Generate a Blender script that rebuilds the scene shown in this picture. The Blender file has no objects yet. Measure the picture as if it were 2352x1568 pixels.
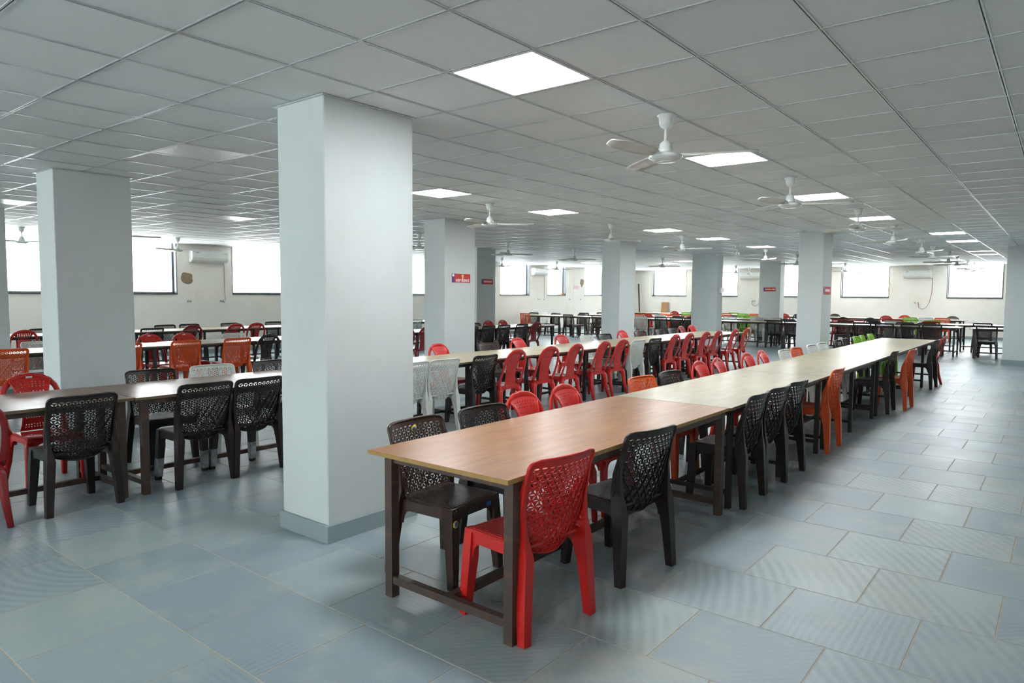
import bpy, bmesh, math, random
from mathutils import Vector, Matrix
from mathutils.geometry import delaunay_2d_cdt
random.seed(7)
SC = bpy.context.scene
COL = SC.collection
PI = math.pi

# ------------------------------------------------------------------ camera
CAM_POS = Vector((2.7386, -2.8322, 1.6082))
YAW, PITCH, ROLL = 0.6738, -0.0684, 0.0064
FW = Vector((-math.sin(YAW) * math.cos(PITCH), math.cos(YAW) * math.cos(PITCH), math.sin(PITCH)))
RT = Vector((math.cos(YAW), math.sin(YAW), 0))
UP = RT.cross(FW)
R2 = math.cos(ROLL) * RT + math.sin(ROLL) * UP
U2 = -math.sin(ROLL) * RT + math.cos(ROLL) * UP
cd = bpy.data.cameras.new('camera')
cd.lens = 24.317; cd.sensor_width = 36; cd.sensor_fit = 'HORIZONTAL'; cd.clip_end = 200
cam = bpy.data.objects.new('camera', cd); COL.objects.link(cam)
cam.matrix_world = Matrix(((R2.x, U2.x, -FW.x, CAM_POS.x), (R2.y, U2.y, -FW.y, CAM_POS.y), (R2.z, U2.z, -FW.z, CAM_POS.z), (0, 0, 0, 1)))
SC.camera = cam

# ------------------------------------------------------------------ world, exposure
SKY_STRENGTH = 8.5
LED_STRENGTH = 23.0
w = bpy.data.worlds.new('overcast_sky'); SC.world = w; w.use_nodes = True
bg = w.node_tree.nodes['Background']
bg.inputs[0].default_value = (0.96, 0.985, 1.0, 1); bg.inputs[1].default_value = SKY_STRENGTH
vs = SC.view_settings
vs.view_transform = 'Standard'; vs.look = 'None'; vs.exposure = 1.25; vs.gamma = 1.0; vs.use_curve_mapping = False
cy = SC.cycles
cy.max_bounces = 5; cy.diffuse_bounces = 4; cy.glossy_bounces = 3; cy.transparent_max_bounces = 12
cy.use_denoising = True; cy.use_adaptive_sampling = True; cy.adaptive_threshold = .05; cy.use_light_tree = False; cy.denoising_prefilter = 'FAST'
cy.sample_clamp_indirect = 6.0

# ------------------------------------------------------------------ dimensions
XL, XR, YF, YB, CZ = -14.9, 6.2, -7.0, 28.6, 2.829     # room
SILL = 1.545

# ------------------------------------------------------------------ helpers
def lin(h):
    h = h.lstrip('#'); o = []
    for i in (0, 2, 4):
        c = int(h[i:i + 2], 16) / 255
        o.append(c / 12.92 if c <= .04045 else ((c + .055) / 1.055) ** 2.4)
    return (*o, 1)

class MB:
    def __init__(s): s.v = []; s.f = []; s.m = []; s.sm = []
    def add(s, vs, fs, mi=0, smooth=False):
        b = len(s.v); s.v += [tuple(p) for p in vs]
        for f in fs: s.f.append([b + i for i in f]); s.m.append(mi); s.sm.append(smooth)
    def box(s, a, b, mi=0):
        x0, y0, z0 = a; x1, y1, z1 = b
        s.add([(x0, y0, z0), (x1, y0, z0), (x1, y1, z0), (x0, y1, z0), (x0, y0, z1), (x1, y0, z1), (x1, y1, z1), (x0, y1, z1)],
              [(0, 3, 2, 1), (4, 5, 6, 7), (0, 1, 5, 4), (1, 2, 6, 5), (2, 3, 7, 6), (3, 0, 4, 7)], mi)
        return s
    def cbox(s, a, b, c=.004, mi=0):          # box whose top edges are chamfered
        x0, y0, z0 = a; x1, y1, z1 = b
        vs = [(x0, y0, z0), (x1, y0, z0), (x1, y1, z0), (x0, y1, z0), (x0, y0, z1 - c), (x1, y0, z1 - c), (x1, y1, z1 - c), (x0, y1, z1 - c),
              (x0 + c, y0 + c, z1), (x1 - c, y0 + c, z1), (x1 - c, y1 - c, z1), (x0 + c, y1 - c, z1)]
        s.add(vs, [(0, 3, 2, 1), (8, 9, 10, 11), (0, 1, 5, 4), (1, 2, 6, 5), (2, 3, 7, 6), (3, 0, 4, 7), (4, 5, 9, 8), (5, 6, 10, 9), (6, 7, 11, 10), (7, 4, 8, 11)], mi)
        return s
    def sweep(s, path, sizes, n=4, ref=(0, 1, 0), mi=0, smooth=False, power=1.0, closed=False):
        P = [Vector(p) for p in path]; k = len(P); ring = []
        for i, p in enumerate(P):
            if closed: t = (P[(i + 1) % k] - P[i - 1]).normalized()
            else: t = (P[min(i + 1, k - 1)] - P[max(i - 1, 0)]).normalized()
            rf = Vector(ref)
            a = rf - t * rf.dot(t)
            if a.length < 1e-4: a = Vector((1, 0, 0)) - t * t.x
            a.normalize(); b = t.cross(a)
            w_, h_ = sizes[i] if isinstance(sizes, list) else sizes
            for q in range(n):
                an = 2 * PI * (q + .5) / n
                ca, sa = math.cos(an), math.sin(an)
                if n == 4: ca = math.copysign(1, ca); sa = math.copysign(1, sa)
                elif power != 1: ca = math.copysign(abs(ca) ** power, ca); sa = math.copysign(abs(sa) ** power, sa)
                ring.append(p + b * (ca * w_ / 2) + a * (sa * h_ / 2))
        fs = []
        for i in range(k if closed else k - 1):
            j = (i + 1) % k
            for q in range(n):
                fs.append((i * n + q, i * n + (q + 1) % n, j * n + (q + 1) % n, j * n + q))
        if not closed:
            fs.append(tuple(range(n - 1, -1, -1))); fs.append(tuple((k - 1) * n + q for q in range(n)))
        s.add(ring, fs, mi, smooth)
        return s
    def lathe(s, prof, n=16, c=(0, 0, 0), mi=0, smooth=True):
        vs, fs = [], []
        for r_, z in prof:
            for q in range(n): vs.append((c[0] + r_ * math.cos(2 * PI * q / n), c[1] + r_ * math.sin(2 * PI * q / n), c[2] + z))
        for i in range(len(prof) - 1):
            for q in range(n): fs.append((i * n + q, i * n + (q + 1) % n, (i + 1) * n + (q + 1) % n, (i + 1) * n + q))
        fs.append(tuple(range(n - 1, -1, -1))); fs.append(tuple((len(prof) - 1) * n + q for q in range(n)))
        s.add(vs, fs, mi, smooth); return s
    def prism(s, poly, axis, a, b, mi=0):
        """poly: 2-D outline; axis 'x','y','z' is the extrusion axis from a to b"""
        def P(p, t): return {'x': (t, p[0], p[1]), 'y': (p[0], t, p[1]), 'z': (p[0], p[1], t)}[axis]
        n = len(poly)
        s.add([P(p, a) for p in poly] + [P(p, b) for p in poly],
              [tuple(range(n - 1, -1, -1)), tuple(range(n, 2 * n))] + [(i, (i + 1) % n, n + (i + 1) % n, n + i) for i in range(n)], mi)
        return s
    def mesh(s, name, mats=()):
        me = bpy.data.meshes.new(name); me.from_pydata(s.v, [], s.f)
        for m in mats: me.materials.append(m)
        me.polygons.foreach_set('material_index', s.m); me.polygons.foreach_set('use_smooth', s.sm)
        bm = bmesh.new(); bm.from_mesh(me); bmesh.ops.recalc_face_normals(bm, faces=bm.faces); bm.to_mesh(me); bm.free()
        me.update(); return me
    def build(s, name, mat, parent=None, **k):
        return obj(name, s.mesh(name, mat if isinstance(mat, (list, tuple)) else [mat]), parent, **k)

def obj(name, data, parent=None, loc=None, rz=0):
    o = bpy.data.objects.new(name, data); COL.objects.link(o)
    if parent: o.parent = parent
    if loc is not None: o.location = loc
    if rz: o.rotation_euler = (0, 0, rz)
    return o

def tag(o, label=None, cat=None, group=None, kind=None):
    if label: o['label'] = label
    if cat: o['category'] = cat
    if group: o['group'] = group
    if kind: o['kind'] = kind
    return o

def thing(name, label, cat, loc=(0, 0, 0), rz=0, group=None):
    o = obj(name, None, None, loc, rz); o.empty_display_size = .1
    return tag(o, label, cat, group)

def struct(o, label, cat): return tag(o, label, cat, None, 'structure')

# ------------------------------------------------------------------ materials
def mat(name):
    m = bpy.data.materials.new(name); m.use_nodes = True
    nt = m.node_tree; b = nt.nodes['Principled BSDF']
    return m, nt, b
def N(nt, t, **k):
    n = nt.nodes.new(t)
    for a, v in k.items(): setattr(n, a, v)
    return n
def L(nt, a, b): nt.links.new(a, b)
def ramp(nt, fac, stops):
    if len(stops) == 2:
        mr = N(nt, 'ShaderNodeMapRange', interpolation_type='SMOOTHSTEP'); mr.inputs[1].default_value = stops[0][0]; mr.inputs[2].default_value = stops[1][0]
        L(nt, fac, mr.inputs[0]); return mix(nt, mr.outputs[0], stops[0][1], stops[1][1])
    r = N(nt, 'ShaderNodeValToRGB'); e = r.color_ramp.elements
    while len(e) < len(stops): e.new(.5)
    for i, (p, c) in enumerate(stops): e[i].position = p; e[i].color = c
    L(nt, fac, r.inputs[0]); return r.outputs[0]
def noise(nt, vec, scale, detail=3, rough=.5):
    n = N(nt, 'ShaderNodeTexNoise'); n.inputs['Scale'].default_value = scale; n.inputs['Detail'].default_value = detail; n.inputs['Roughness'].default_value = rough
    if vec: L(nt, vec, n.inputs['Vector'])
    return n.outputs['Fac']
def mix(nt, fac, a, b, typ='MIX'):
    m = N(nt, 'ShaderNodeMix', data_type='RGBA', blend_type=typ)
    for s_, v in ((m.inputs[0], fac), (m.inputs[6], a), (m.inputs[7], b)):
        if hasattr(v, 'links'): L(nt, v, s_)
        else: s_.default_value = v
    return m.outputs[2]
def bump(nt, b, h, strength=.2, dist=.01):
    n = N(nt, 'ShaderNodeBump'); n.inputs['Strength'].default_value = strength; n.inputs['Distance'].default_value = dist
    L(nt, h, n.inputs['Height']); L(nt, n.outputs[0], b.inputs['Normal'])
def math_(nt, op, a, b=None, c=None):
    n = N(nt, 'ShaderNodeMath', operation=op)
    for i, v in enumerate((a, b, c)):
        if v is None: continue
        if hasattr(v, 'links'): L(nt, v, n.inputs[i])
        else: n.inputs[i].default_value = v
    return n.outputs[0]

def vary(nt, f, lo, hi): return math_(nt, 'MULTIPLY_ADD', f, (hi - lo) * 1.6, lo - (hi - lo) * .3)
def plain(name, col, rough=.5, metal=0, nscale=None, namt=.08, spec=None):
    m, nt, b = mat(name)
    b.inputs['Roughness'].default_value = rough; b.inputs['Metallic'].default_value = metal
    if spec is not None: b.inputs['Specular IOR Level'].default_value = spec
    c = lin(col) if isinstance(col, str) else col
    if nscale:
        tc = N(nt, 'ShaderNodeTexCoord')
        f = noise(nt, tc.outputs['Object'], nscale, 5)
        lo = tuple(x * (1 - namt) for x in c[:3]) + (1,); hi = tuple(min(1, x * (1 + namt)) for x in c[:3]) + (1,)
        L(nt, ramp(nt, f, [(.3, lo), (.7, hi)]), b.inputs['Base Color'])
    else: b.inputs['Base Color'].default_value = c
    return m

def plastic(name, col, woven=False, rough=.32):
    m, nt, b = mat(name)
    tc = N(nt, 'ShaderNodeTexCoord'); c = lin(col)
    f = noise(nt, tc.outputs['Object'], 9, 4)
    L(nt, ramp(nt, f, [(.3, tuple(x * .88 for x in c[:3]) + (1,)), (.75, c)]), b.inputs['Base Color'])
    L(nt, vary(nt, noise(nt, tc.outputs['Object'], 22, 4), rough, rough + .1), b.inputs['Roughness'])
    if woven:
        w1 = N(nt, 'ShaderNodeTexWave'); w1.inputs['Scale'].default_value = 22; w1.bands_direction = 'X'
        w2 = N(nt, 'ShaderNodeTexWave'); w2.inputs['Scale'].default_value = 22; w2.bands_direction = 'Y'
        L(nt, tc.outputs['Object'], w1.inputs[0]); L(nt, tc.outputs['Object'], w2.inputs[0])
        bump(nt, b, math_(nt, 'MULTIPLY', w1.outputs['Fac'], w2.outputs['Fac']), .8, .006)
    else: bump(nt, b, noise(nt, tc.outputs['Object'], 120, 2), .05, .002)
    return m

PCOL = {'red': '#bb1c15', 'dark red': '#7d1a1d', 'orange': '#d4551f', 'white': '#cfd3cd', 'green': '#7db521', 'brown': '#35221a', 'black': '#1d1411'}
PLA = {k: plastic('plastic_' + k.replace(' ', '_'), v) for k, v in PCOL.items()}
PLW = {k: plastic('plastic_woven_' + k.replace(' ', '_'), v, True) for k, v in PCOL.items()}

def wall_paint(name, col, dirt, amt=.35):
    m, nt, b = mat(name); g = N(nt, 'ShaderNodeNewGeometry')
    f = noise(nt, g.outputs['Position'], .9, 8, .6); f2 = noise(nt, g.outputs['Position'], 5, 6, .65)
    c = mix(nt, math_(nt, 'MULTIPLY', ramp(nt, f, [(.45, (0, 0, 0, 1)), (.75, (1, 1, 1, 1))]), amt), lin(col), lin(dirt))
    c = mix(nt, math_(nt, 'MULTIPLY', ramp(nt, f2, [(.55, (0, 0, 0, 1)), (.8, (1, 1, 1, 1))]), amt * .5), c, lin(dirt))
    L(nt, c, b.inputs['Base Color']); b.inputs['Roughness'].default_value = .72
    bump(nt, b, noise(nt, g.outputs['Position'], 60, 4), .12, .004)
    return m
M_WALL = wall_paint('wall_paint', '#dfdad1', '#c9bba6')
M_PILLAR = wall_paint('pillar_paint', '#bcc3c3', '#adb2ae', .5)
M_SKIRT = wall_paint('stone_skirting', '#809092', '#949d9c', .6)

def ceiling_mat():
    m, nt, b = mat('mineral_tile'); g = N(nt, 'ShaderNodeNewGeometry')
    sep = N(nt, 'ShaderNodeSeparateXYZ'); L(nt, g.outputs['Position'], sep.inputs[0])
    cb = N(nt, 'ShaderNodeCombineXYZ')
    L(nt, math_(nt, 'FLOOR', math_(nt, 'DIVIDE', sep.outputs[0], .6)), cb.inputs[0]); L(nt, math_(nt, 'FLOOR', math_(nt, 'DIVIDE', sep.outputs[1], .6)), cb.inputs[1])
    wn = N(nt, 'ShaderNodeTexWhiteNoise', noise_dimensions='2D'); L(nt, cb.outputs[0], wn.inputs['Vector'])
    c = mix(nt, wn.outputs['Value'], lin('#dde1e0'), lin('#e6e9e7'))
    c = mix(nt, math_(nt, 'MULTIPLY', noise(nt, g.outputs['Position'], 3, 5), .25), c, lin('#cdd0cc'))
    L(nt, c, b.inputs['Base Color']); b.inputs['Roughness'].default_value = .85
    bump(nt, b, noise(nt, g.outputs['Position'], 150, 2), .15, .003)
    return m
M_CTILE = ceiling_mat()
M_TBAR = plain('painted_steel_tee', '#c3c8c8', .32, .35)
M_TDARK = plain('tee_slot', '#4a4d4d', .6)

FX, FY0, FY = .6, -.125, .595           # slab size: x pitch, first course, y pitch
def floor_mat():
    m, nt, b = mat('blue_grey_stone'); g = N(nt, 'ShaderNodeNewGeometry')
    sep = N(nt, 'ShaderNodeSeparateXYZ'); L(nt, g.outputs['Position'], sep.inputs[0])
    k = math_(nt, 'FLOOR', math_(nt, 'DIVIDE', math_(nt, 'SUBTRACT', sep.outputs[1], FY0), FY))
    par = math_(nt, 'FLOORED_MODULO', k, 2.0)
    xo = math_(nt, 'ADD', math_(nt, 'MULTIPLY', par, .3), .155)
    i = math_(nt, 'FLOOR', math_(nt, 'DIVIDE', math_(nt, 'SUBTRACT', sep.outputs[0], xo), FX))
    cb = N(nt, 'ShaderNodeCombineXYZ'); L(nt, i, cb.inputs[0]); L(nt, k, cb.inputs[1])
    wn = N(nt, 'ShaderNodeTexWhiteNoise', noise_dimensions='2D'); L(nt, cb.outputs[0], wn.inputs['Vector'])
    wc = N(nt, 'ShaderNodeSeparateXYZ'); L(nt, wn.outputs['Color'], wc.inputs[0])
    base = ramp(nt, wn.outputs['Value'], [(0, lin('#85949b')), (.35, lin('#8e9da3')), (.65, lin('#94a2a5')), (1, lin('#9ca8a7'))])
    # saw marks: bands turned by a random angle in every slab
    vr = N(nt, 'ShaderNodeVectorRotate', rotation_type='Z_AXIS'); L(nt, g.outputs['Position'], vr.inputs['Vector'])
    L(nt, math_(nt, 'MULTIPLY', math_(nt, 'ROUND', math_(nt, 'MULTIPLY', wc.outputs[1], 3.0)), 1.5708 * .5), vr.inputs['Angle'])
    wv = N(nt, 'ShaderNodeTexWave'); wv.inputs['Scale'].default_value = 9; wv.inputs['Distortion'].default_value = 2.5; wv.inputs['Detail'].default_value = 3; wv.inputs['Detail Scale'].default_value = .6
    L(nt, vr.outputs[0], wv.inputs[0])
    wv2 = N(nt, 'ShaderNodeTexWave'); wv2.inputs['Scale'].default_value = 26; wv2.inputs['Distortion'].default_value = 3; L(nt, vr.outputs[0], wv2.inputs[0])
    vis = math_(nt, 'MULTIPLY', ramp(nt, noise(nt, g.outputs['Position'], 1.6, 3), [(.34, (0, 0, 0, 1)), (.56, (1, 1, 1, 1))]), math_(nt, 'GREATER_THAN', wc.outputs[2], .2))
    # circular saw marks: rings about a random centre of every slab
    vo_ = N(nt, 'ShaderNodeVectorMath', operation='MULTIPLY_ADD'); L(nt, wn.outputs['Color'], vo_.inputs[0]); vo_.inputs[1].default_value = (2.4, 2.4, 0); L(nt, g.outputs['Position'], vo_.inputs[2])
    wv3 = N(nt, 'ShaderNodeTexWave', wave_type='RINGS', rings_direction='Z'); wv3.inputs['Scale'].default_value = 5; wv3.inputs['Distortion'].default_value = 1.5; wv3.inputs['Detail'].default_value = 2; L(nt, vo_.outputs[0], wv3.inputs[0])
    sel = math_(nt, 'GREATER_THAN', wc.outputs[0], .6)
    str_ = math_(nt, 'ADD', math_(nt, 'MULTIPLY', wv.outputs['Fac'], .7), math_(nt, 'MULTIPLY', wv2.outputs['Fac'], .3))
    marks = math_(nt, 'ADD', math_(nt, 'MULTIPLY', wv3.outputs['Fac'], sel), math_(nt, 'MULTIPLY', str_, math_(nt, 'SUBTRACT', 1.0, sel)))
    c = mix(nt, math_(nt, 'MULTIPLY', math_(nt, 'MULTIPLY', marks, vis), .45), base, lin('#6f818a'))
    f3 = noise(nt, g.outputs['Position'], 2.2, 7, .62)
    c = mix(nt, math_(nt, 'MULTIPLY', ramp(nt, f3, [(.48, (0, 0, 0, 1)), (.72, (1, 1, 1, 1))]), .6), c, lin('#acb2aa'))
    c = mix(nt, math_(nt, 'MULTIPLY', ramp(nt, noise(nt, g.outputs['Position'], 1.1, 6, .6), [(.5, (0, 0, 0, 1)), (.72, (1, 1, 1, 1))]), .3), c, lin('#a29d8c'))
    c = mix(nt, math_(nt, 'MULTIPLY', noise(nt, g.outputs['Position'], 45, 4), .25), c, lin('#66757c'))
    L(nt, c, b.inputs['Base Color'])
    L(nt, vary(nt, f3, .34, .5), b.inputs['Roughness'])
    bump(nt, b, math_(nt, 'ADD', math_(nt, 'MULTIPLY', marks, vis), noise(nt, g.outputs['Position'], 30, 4)), .1, .003)
    return m
M_FLOOR = floor_mat()
M_GROUT = plain('grout', '#a8a294', .85, nscale=20)

def wood(name, c1, c2, scale=1.0, rough=.32):
    m, nt, b = mat(name); tc = N(nt, 'ShaderNodeTexCoord')
    mp = N(nt, 'ShaderNodeMapping'); mp.inputs['Scale'].default_value = (9 * scale, .9 * scale, 9 * scale); L(nt, tc.outputs['Object'], mp.inputs[0])
    f = noise(nt, mp.outputs[0], 3, 4, .55)
    mp2 = N(nt, 'ShaderNodeMapping'); mp2.inputs['Scale'].default_value = (26, 1.1, 26); L(nt, tc.outputs['Object'], mp2.inputs[0])
    g = noise(nt, mp2.outputs[0], 2, 3, .5)
    c = ramp(nt, f, [(.3, lin(c1)), (.7, lin(c2))])
    c = mix(nt, math_(nt, 'MULTIPLY', ramp(nt, g, [(.4, (0, 0, 0, 1)), (.7, (1, 1, 1, 1))]), .25), c, lin(c1))
    L(nt, c, b.inputs['Base Color'])
    L(nt, vary(nt, noise(nt, tc.outputs['Object'], 6, 4), rough, rough + .05), b.inputs['Roughness'])
    return m
W_BROWN = wood('laminate_teak', '#87582f', '#9a673a')
W_WALNUT = wood('laminate_walnut', '#755948', '#907261', rough=.31)
W_PALE = wood('laminate_maple', '#938a70', '#a0967c', rough=.31)
W_EDGE = plain('edge_band_tan', '#9a7a45', .5, nscale=30)
W_EDGE2 = plain('edge_band_dark', '#6b5a45', .5, nscale=30)
def rusty(name, a, b_, amt):
    m, nt, b = mat(name); tc = N(nt, 'ShaderNodeTexCoord')
    f = noise(nt, tc.outputs['Object'], 7, 8, .7)
    L(nt, mix(nt, ramp(nt, f, [(.5, (0, 0, 0, 1)), (.72, (amt,) * 3 + (1,))]), lin(a), lin(b_)), b.inputs['Base Color'])
    b.inputs['Roughness'].default_value = .5; bump(nt, b, f, .15, .003); return m
M_BROWNSTEEL = rusty('brown_painted_steel', '#3f322b', '#6b4a28', .8)
M_BLACKSTEEL = rusty('black_painted_steel', '#17181a', '#2a2622', .5)
M_WHITE = plain('white_gloss', '#d9dcd8', .35, nscale=8, namt=.04)
M_FANW = plain('fan_enamel', '#cfd5d2', .3, nscale=8, namt=.05)
M_FANB = plain('fan_blade_dusty', '#d9d9d1', .4, nscale=5, namt=.1)
M_DARK = plain('dark_grille', '#2b2b2c', .6)
M_ALU = plain('aluminium_frame', '#8d9396', .35, .8, nscale=15)
M_PLATE = plain('switch_plate', '#d6d3cb', .4)
M_TAPE = plain('clear_tape', '#8b9294', .2, nscale=30, namt=.3)
def granite():
    m, nt, b = mat('granite_lining'); g = N(nt, 'ShaderNodeNewGeometry')
    L(nt, ramp(nt, noise(nt, g.outputs['Position'], 70, 6, .8), [(.38, lin('#14181c')), (.5, lin('#2f373e')), (.64, lin('#4b555d'))]), b.inputs['Base Color']); b.inputs['Roughness'].default_value = .45
    return m
M_GRANITE = granite()
def glass():
    m, nt, b = mat('window_glass'); nt.nodes.remove(b)
    t = N(nt, 'ShaderNodeBsdfTransparent'); t.inputs[0].default_value = (.95, .97, .97, 1)
    gl = N(nt, 'ShaderNodeBsdfGlossy'); gl.inputs['Roughness'].default_value = .04
    fr = N(nt, 'ShaderNodeFresnel'); fr.inputs[0].default_value = 1.08
    mx = N(nt, 'ShaderNodeMixShader'); L(nt, fr.outputs[0], mx.inputs[0]); L(nt, t.outputs[0], mx.inputs[1]); L(nt, gl.outputs[0], mx.inputs[2])
    L(nt, mx.outputs[0], nt.nodes['Material Output'].inputs[0]); return m
M_GLASS = glass()
def emis(name, c, s):
    m, nt, b = mat(name); b.inputs['Base Color'].default_value = (.8, .8, .8, 1)
    b.inputs['Emission Color'].default_value = c; b.inputs['Emission Strength'].default_value = s; return m
M_LED = emis('led_diffuser_on', (.95, .98, 1.0, 1), LED_STRENGTH)
M_LEDOFF = plain('led_diffuser_off', '#dfe2df', .35)
M_PLASTER = plain('bare_plaster', '#8b7a61', .9, nscale=30, namt=.15)
M_RED = plain('sign_red', '#b23034', .65)
M_PURPLE = plain('sign_purple', '#5c3a78', .65)
M_YELLOW = plain('sign_yellow', '#cdb14a', .4)
M_TXT = plain('sign_lettering', '#e6dfe2', .4)
M_PINK = plain('pink_notice', '#dba9bb', .6)
M_BRICK = plain('brick_clay', '#9a5a44', .8, nscale=40)
M_BOARD = wood('worn_plywood', '#9c7048', '#b88a5c', rough=.6)
M_BLUE = plain('sticker_blue', '#2f6fb0', .3)
M_STICK = plain('sticker_white', '#d5d8d6', .4)
M_DARKTXT = plain('sticker_ink', '#26282c', .5)
M_CABLE = plain('grey_cable', '#8c8783', .5)
M_REDCABLE = plain('red_cable', '#8a4a40', .5)

# ------------------------------------------------------------------ room shell
def grid_wall(name, along, s0, s1, pos, outward, holes):
    """wall of one connected mesh; holes are (s0,s1,z0,z1); inner face at pos"""
    T = .24
    S = sorted({s0, s1, *[h[0] for h in holes], *[h[1] for h in holes]})
    Z = sorted({-.02, CZ + .05, *[h[2] for h in holes], *[min(h[3], CZ + .05) for h in holes]})
    ok = lambda a, b: 0 <= a < len(S) - 1 and 0 <= b < len(Z) - 1 and not any(h[0] <= (S[a] + S[a + 1]) / 2 <= h[1] and h[2] <= (Z[b] + Z[b + 1]) / 2 <= h[3] for h in holes)
    bm = bmesh.new(); V = {}
    def v(i, j, d):
        if (i, j, d) not in V:
            p = pos + outward * T * d
            V[(i, j, d)] = bm.verts.new((p, S[i], Z[j]) if along == 'y' else (S[i], p, Z[j]))
        return V[(i, j, d)]
    for a in range(len(S) - 1):
        for b in range(len(Z) - 1):
            if not ok(a, b): continue
            bm.faces.new([v(a, b, 0), v(a + 1, b, 0), v(a + 1, b + 1, 0), v(a, b + 1, 0)])
            bm.faces.new([v(a, b, 1), v(a, b + 1, 1), v(a + 1, b + 1, 1), v(a + 1, b, 1)])
            for (i, j, e0, e1) in ((a - 1, b, (a, b), (a, b + 1)), (a + 1, b, (a + 1, b), (a + 1, b + 1)), (a, b - 1, (a, b), (a + 1, b)), (a, b + 1, (a, b + 1), (a + 1, b + 1))):
                if not ok(i, j): bm.faces.new([v(*e0, 0), v(*e1, 0), v(*e1, 1), v(*e0, 1)])
    bmesh.ops.recalc_face_normals(bm, faces=bm.faces)
    me = bpy.data.meshes.new(name); bm.to_mesh(me); bm.free(); me.materials.append(M_WALL)
    o = obj(name, me); tag(o, kind='structure'); return o

ZT = CZ + .05
winL = [(.75, 3.1), (3.78, 5.62), (7.11, 8.95), (13.4, 15.2), (18.46, 20.42), (21.69, 23.12), (24.66, 26.5)]
winB = [(-13.43, -11.6), (-10.9, -9.08), (-7.6, -5.75), (-4.68, -2.86), (-.87, .92), (2.9, 4.7)]
winF = [(-13.0, -11.1), (-9.2, -7.3), (-5.4, -3.5), (-1.6, .3), (2.2, 4.1)]
winR = []
hz = lambda ws: [(a, b, SILL, CZ + .05) for a, b in ws]
wl = grid_wall('wall_left', 'y', YF - .24, YB + .24, XL, -1, hz(winL)); struct(wl, 'cream plastered wall with white windows running along the far side of the hall', 'wall')
wb = grid_wall('wall_back', 'x', XL, XR, YB, 1, hz(winB)); struct(wb, 'cream plastered end wall with wide windows behind the crosswise tables', 'wall')
wf = grid_wall('wall_front', 'x', XL, XR, YF, -1, hz(winF)); struct(wf, 'cream plastered wall behind the viewer', 'wall')
wr = grid_wall('wall_right', 'y', YF - .24, YB + .24, XR, 1, hz(winR)); struct(wr, 'cream plastered wall beyond the aisle', 'wall')
wn = 0
def window(along, a, b, pos, outward, lab):
    global wn; wn += 1
    def P(s0, s1, d0, d1, z0, z1):
        p0, p1 = sorted((pos + outward * d0, pos + outward * d1))
        return ((p0, s0, z0), (p1, s1, z1)) if along == 'y' else ((s0, p0, z0), (s1, p1, z1))
    fr = MB(); t = .035
    for s0, s1, z0, z1 in ((a + .02, a + .02 + t, SILL + .03, ZT), (b - .02 - t, b - .02, SILL + .03, ZT), (a + .02 + t, b - .02 - t, SILL + .03, SILL + .03 + t)):
        fr.box(*P(s0, s1, .15, .20, z0, z1))
    o = fr.build('window_%d' % wn, M_ALU); struct(o, lab, 'window')
    ln = MB()
    for s0, s1, z0, z1 in ((a, a + .02, SILL + .03, ZT), (b - .02, b, SILL + .03, ZT)): ln.box(*P(s0, s1, -.006, .22, z0, z1)).build('jamb_lining', M_GRANITE, o); ln = MB()
    MB().box(*P(a - .0, b + .0, -.02, .22, SILL, SILL + .03)).build('window_sill', M_GRANITE, o)
    mid = (a + b) / 2
    for s0, s1 in ((a + .055, mid), (mid, b - .055)):
        MB().box(*P(s0 + .002, s1 - .002, .172, .177, SILL + .067, ZT)).build('pane', M_GLASS, o)
    ld = bpy.data.lights.new('window_portal', 'AREA'); ld.shape = 'RECTANGLE'; ld.size = b - a; ld.size_y = ZT - SILL; ld.cycles.is_portal = True
    lo = bpy.data.objects.new('window_portal', ld); COL.objects.link(lo)
    p = pos + outward * .23; c = (p, mid, (SILL + ZT) / 2) if along == 'y' else (mid, p, (SILL + ZT) / 2)
    lo.location = c
    dirv = Vector((-outward, 0, 0)) if along == 'y' else Vector((0, -outward, 0))
    lo.rotation_euler = dirv.to_track_quat('-Z', 'Z').to_euler()
ordn = ['first', 'second', 'third', 'fourth', 'fifth', 'sixth', 'seventh', 'eighth', 'ninth', 'tenth', 'eleventh', 'twelfth', 'thirteenth', 'fourteenth', 'fifteenth', 'sixteenth', 'seventeenth', 'eighteenth', 'nineteenth', 'twentieth', 'twenty-first', 'twenty-second', 'twenty-third', 'twenty-fourth']
for n_, (a, b) in enumerate(winL): window('y', a, b, XL, -1, 'bright window with granite jambs, %s along the long far wall' % ordn[n_])
for n_, (a, b) in enumerate(winB): window('x', a, b, YB, 1, 'bright wide window, %s along the end wall from the corner' % ordn[n_])
for n_, (a, b) in enumerate(winF): window('x', a, b, YF, -1, 'window in the wall behind the viewer, %s along it' % ordn[n_])
for n_, (a, b) in enumerate(winR): window('y', a, b, XR, 1, 'window in the wall beyond the aisle, %s along it' % ordn[n_])

# skirting boards
def skirt(name, a, b, lab): struct(MB().cbox(a, b, .006).build(name, M_SKIRT), lab, 'baseboard')
skirt('baseboard_left', (XL, YF, 0), (XL + .018, YB, .11), 'grey stone skirting along the long far wall')
skirt('baseboard_back', (XL + .018, YB - .018, 0), (XR, YB, .11), 'grey stone skirting along the end wall')

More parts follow.
